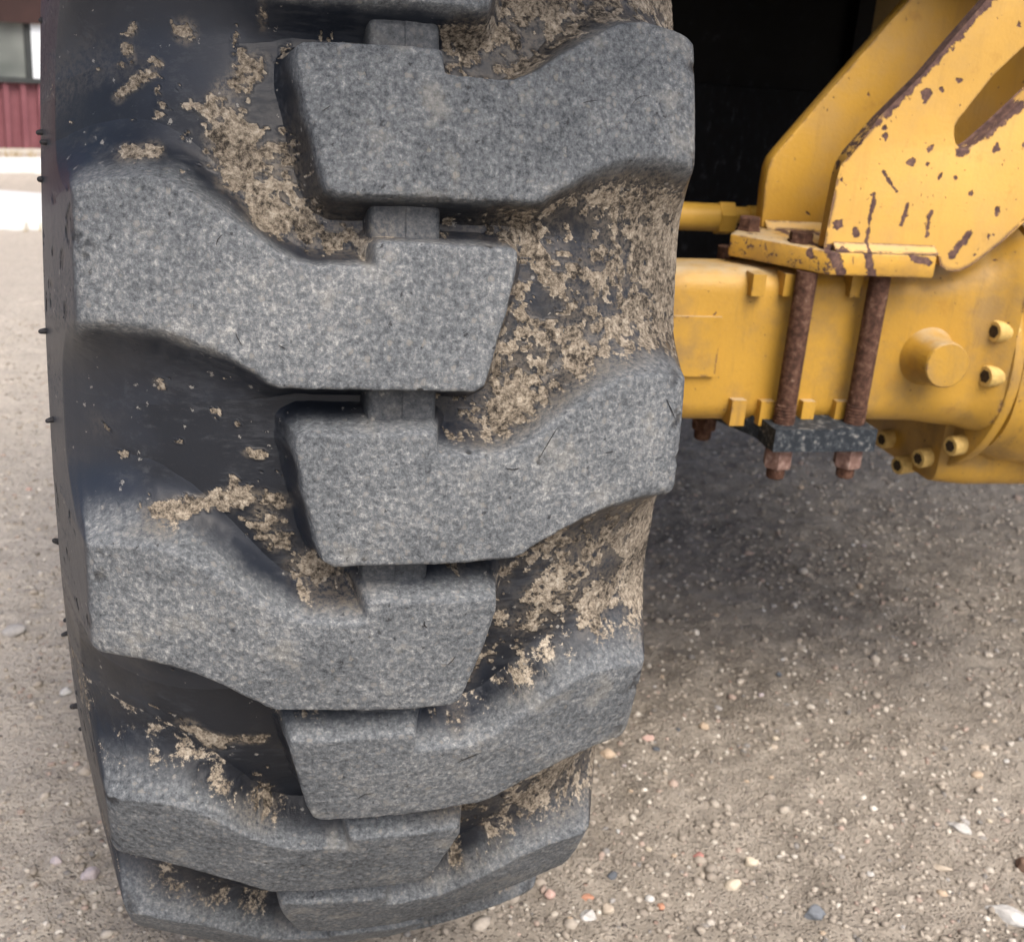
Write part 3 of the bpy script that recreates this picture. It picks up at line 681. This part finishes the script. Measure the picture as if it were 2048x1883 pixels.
# ---- cylinder behind, black frame panel, tan panel, guard
cyl = lathe_obj('steering_cylinder', [(.30, .0195), (.567, .0195)], (0, .15, .801), (1, .15, .801), M['rod'], machine, 32)
lathe_obj('gland_nut', [(.5672, .022), (.569, .0235), (.590, .0235), (.592, .0215)], (0, .15, .8005), (1, .15, .8005), M['rod'], cyl, 6, .3)
lathe_obj('piston_rod', [(.592, .0115), (.612, .0115), (.614, .0135), (.640, .0135), (.66, .0115), (.76, .0115)], (0, .15, .806), (1, .15, .806), M['rod'], cyl, 24)
fp = box('frame_panel', (.20, .46, .47), (.886, .50, 1.75), M['black'], machine, .006)
box('frame_plate', (.20, .452, .47), (.8855, .4595, .965), M['navy'], fp, .002)
box('frame_rib', (.8865, .44, .47), (.915, .50, 1.75), M['black'], fp, .004)
box('side_panel', (.9155, .50, .62), (1.7, .53, 1.9), M['tan'], machine, .004)
# machine body over the axle and the mudguard over the tyre (unseen, shaped for their shade)
box('chassis', (.36, -.10, 1.17), (2.3, 2.4, 1.62), M['black'], machine, .02)  # unseen body block, lowered and widened to shade the ground
gp = []
for k in range(25):
    a = math.radians(-58 - 100 * k / 24); gp.append((-.92 * math.cos(a), AXLE_Z - .92 * math.sin(a)))
gp2 = [(-.90 * math.cos(math.radians(-58 - 100 * k / 24)), AXLE_Z - .90 * math.sin(math.radians(-58 - 100 * k / 24))) for k in range(24, -1, -1)]
gp = [(-.97, 1.36), (-.60, 1.50)] + gp; gp2 = gp2 + [(-.60, 1.478), (-.97, 1.34)]  # long front visor added to shade the top of the tyre
prism('mudguard', gp + gp2, 'x', -.29, .33, M['guard'], machine, .003)

# ------------------------------------------------------------------ stones one can pick out
def stone_mat(name, c, c2=None):
    c2 = c2 or tuple(min(1, q * 1.35) for q in c)
    return simple(name, [(.35, c), (.68, c2)], 120, .85, .35)
SM = {k: stone_mat('stone_' + k, c) for k, c in dict(white=(.43, .43, .42), slate=(.13, .145, .165), cream=(.45, .40, .32), beige=(.38, .33, .27), orange=(.40, .21, .14), dark=(.085, .095, .11), red=(.33, .16, .14), brown=(.15, .10, .075), pink=(.44, .31, .27), tan=(.40, .32, .24), lavender=(.38, .34, .35), grey=(.31, .30, .29)).items()}
ST = [('white', .882, -.379, (.034, .015, .011), -40, 'white pointed stone at the bottom right corner', 1),
 ('slate', .621, -.336, (.0155, .012, .008), 5, 'dark blue grey slate stone on the dirt', 1), ('cream', .578, -.233, (.0125, .008, .007), -15, 'cream stone, upper of the two near the slate stone', 0),
 ('cream', .536, -.272, (.0125, .008, .007), 20, 'cream stone, lower of the two near the slate stone', 0), ('white', .921, -.195, (.0165, .008, .009), -60, 'white angular chip standing near the right edge', 1),
 ('beige', .845, -.270, (.016, .006, .005), -25, 'flat beige sliver of stone right of the cream stones', 0), ('white', .419, -.278, (.0075, .0065, .006), 0, 'small round white pebble beside the orange pebble', 0),
 ('orange', .428, -.296, (.0056, .005, .0045), 0, 'small orange pebble beside a white one', 0), ('beige', .357, -.294, (.009, .0075, .006), 30, 'round beige pebble left of the white and orange pebbles', 0),
 ('dark', .382, -.233, (.0085, .006, .005), 10, 'small dark charcoal pebble right of the tyre', 0), ('red', .514, -.205, (.0075, .0065, .006), 0, 'dull red pebble above the cream stones', 0),
 ('brown', .962, -.289, (.013, .014, .012), 0, 'dark brown stone cut by the right edge', 0), ('pink', .535, .071, (.012, .008, .007), 15, 'pinkish stone close to the tyre shoulder', 1),
 ('tan', .640, .096, (.0095, .0085, .008), 0, 'tan round stone in the shade behind the tyre', 0), ('lavender', -.318, -.114, (.0078, .007, .006), 0, 'small lavender pebble left of the tyre near the ground', 0),
 ('lavender', -.275, -.142, (.013, .009, .007), 25, 'larger lavender grey stone beside the tyre, lower left', 0), ('grey', -.449, .503, (.022, .015, .010), 10, 'blue grey flat stone at the left edge', 0),
 ('white', -.350, .294, (.011, .009, .007), 0, 'whitish stone left of the tyre halfway down', 0), ('tan', .459, .036, (.014, .010, .009), 0, 'tan stone tucked beside the lower tyre lug', 0),
 ('orange', .339, -.264, (.009, .006, .005), -10, 'flat rusty orange chip below the tyre', 1), ('white', .332, -.298, (.0095, .011, .007), 60, 'white pointed pebble under the rusty orange chip', 1), ('pink', .291, -.257, (.008, .007, .006), 0, 'pale pink pebble nearest the bottom of the tyre', 0)]
for i, (mt, x, y, dm, rot, lab, fac) in enumerate(ST):
    o = link('stone', rock_mesh('stone', 50 + i, 3, dm, .35, bool(fac)), SM[mt])
    o.location = (x, y, float(ground_z(np.array(x), np.array(y))) + dm[2] * .45); o.rotation_euler = (.1, -.12, math.radians(rot))
    tag(o, lab, 'stone', 'stones on the dirt')
rp_ = np.random.default_rng(23); meshes = [rock_mesh('pebble', 200 + k, 2, (1, .8, .62), .4, k % 3 == 0) for k in range(6)]
pk = ['beige', 'tan', 'grey', 'cream', 'white', 'pink', 'lavender', 'dark']
cps = {(k, j): None for k in pk for j in range(6)}
for i in range(150):
    lf = i % 5 == 0
    x = rp_.uniform(-.95, -.26) if lf else rp_.uniform(.22, 1.35); y = rp_.uniform(-.2, 1.6) if lf else -.42 + 1.7 * rp_.random() ** 1.3
    if abs(x) < .3 and -.3 < y < .3: continue
    k = pk[rp_.choice(8, p=[.28, .2, .16, .1, .08, .08, .05, .05])]; j = int(rp_.integers(6))
    if cps[(k, j)] is None:
        cps[(k, j)] = meshes[j].copy(); cps[(k, j)].materials.append(SM[k])
    o = link('pebble', cps[(k, j)]); s = .0042 + .0055 * rp_.random() ** 2
    o.scale = (s, s, s); o.location = (x, y, float(ground_z(np.array(x), np.array(y))) + s * .25); o.rotation_euler = (0, 0, rp_.random() * 6.28)
    tag(o, 'small pebble lying loose on the gravelly dirt', 'pebble', 'loose pebbles on the dirt')
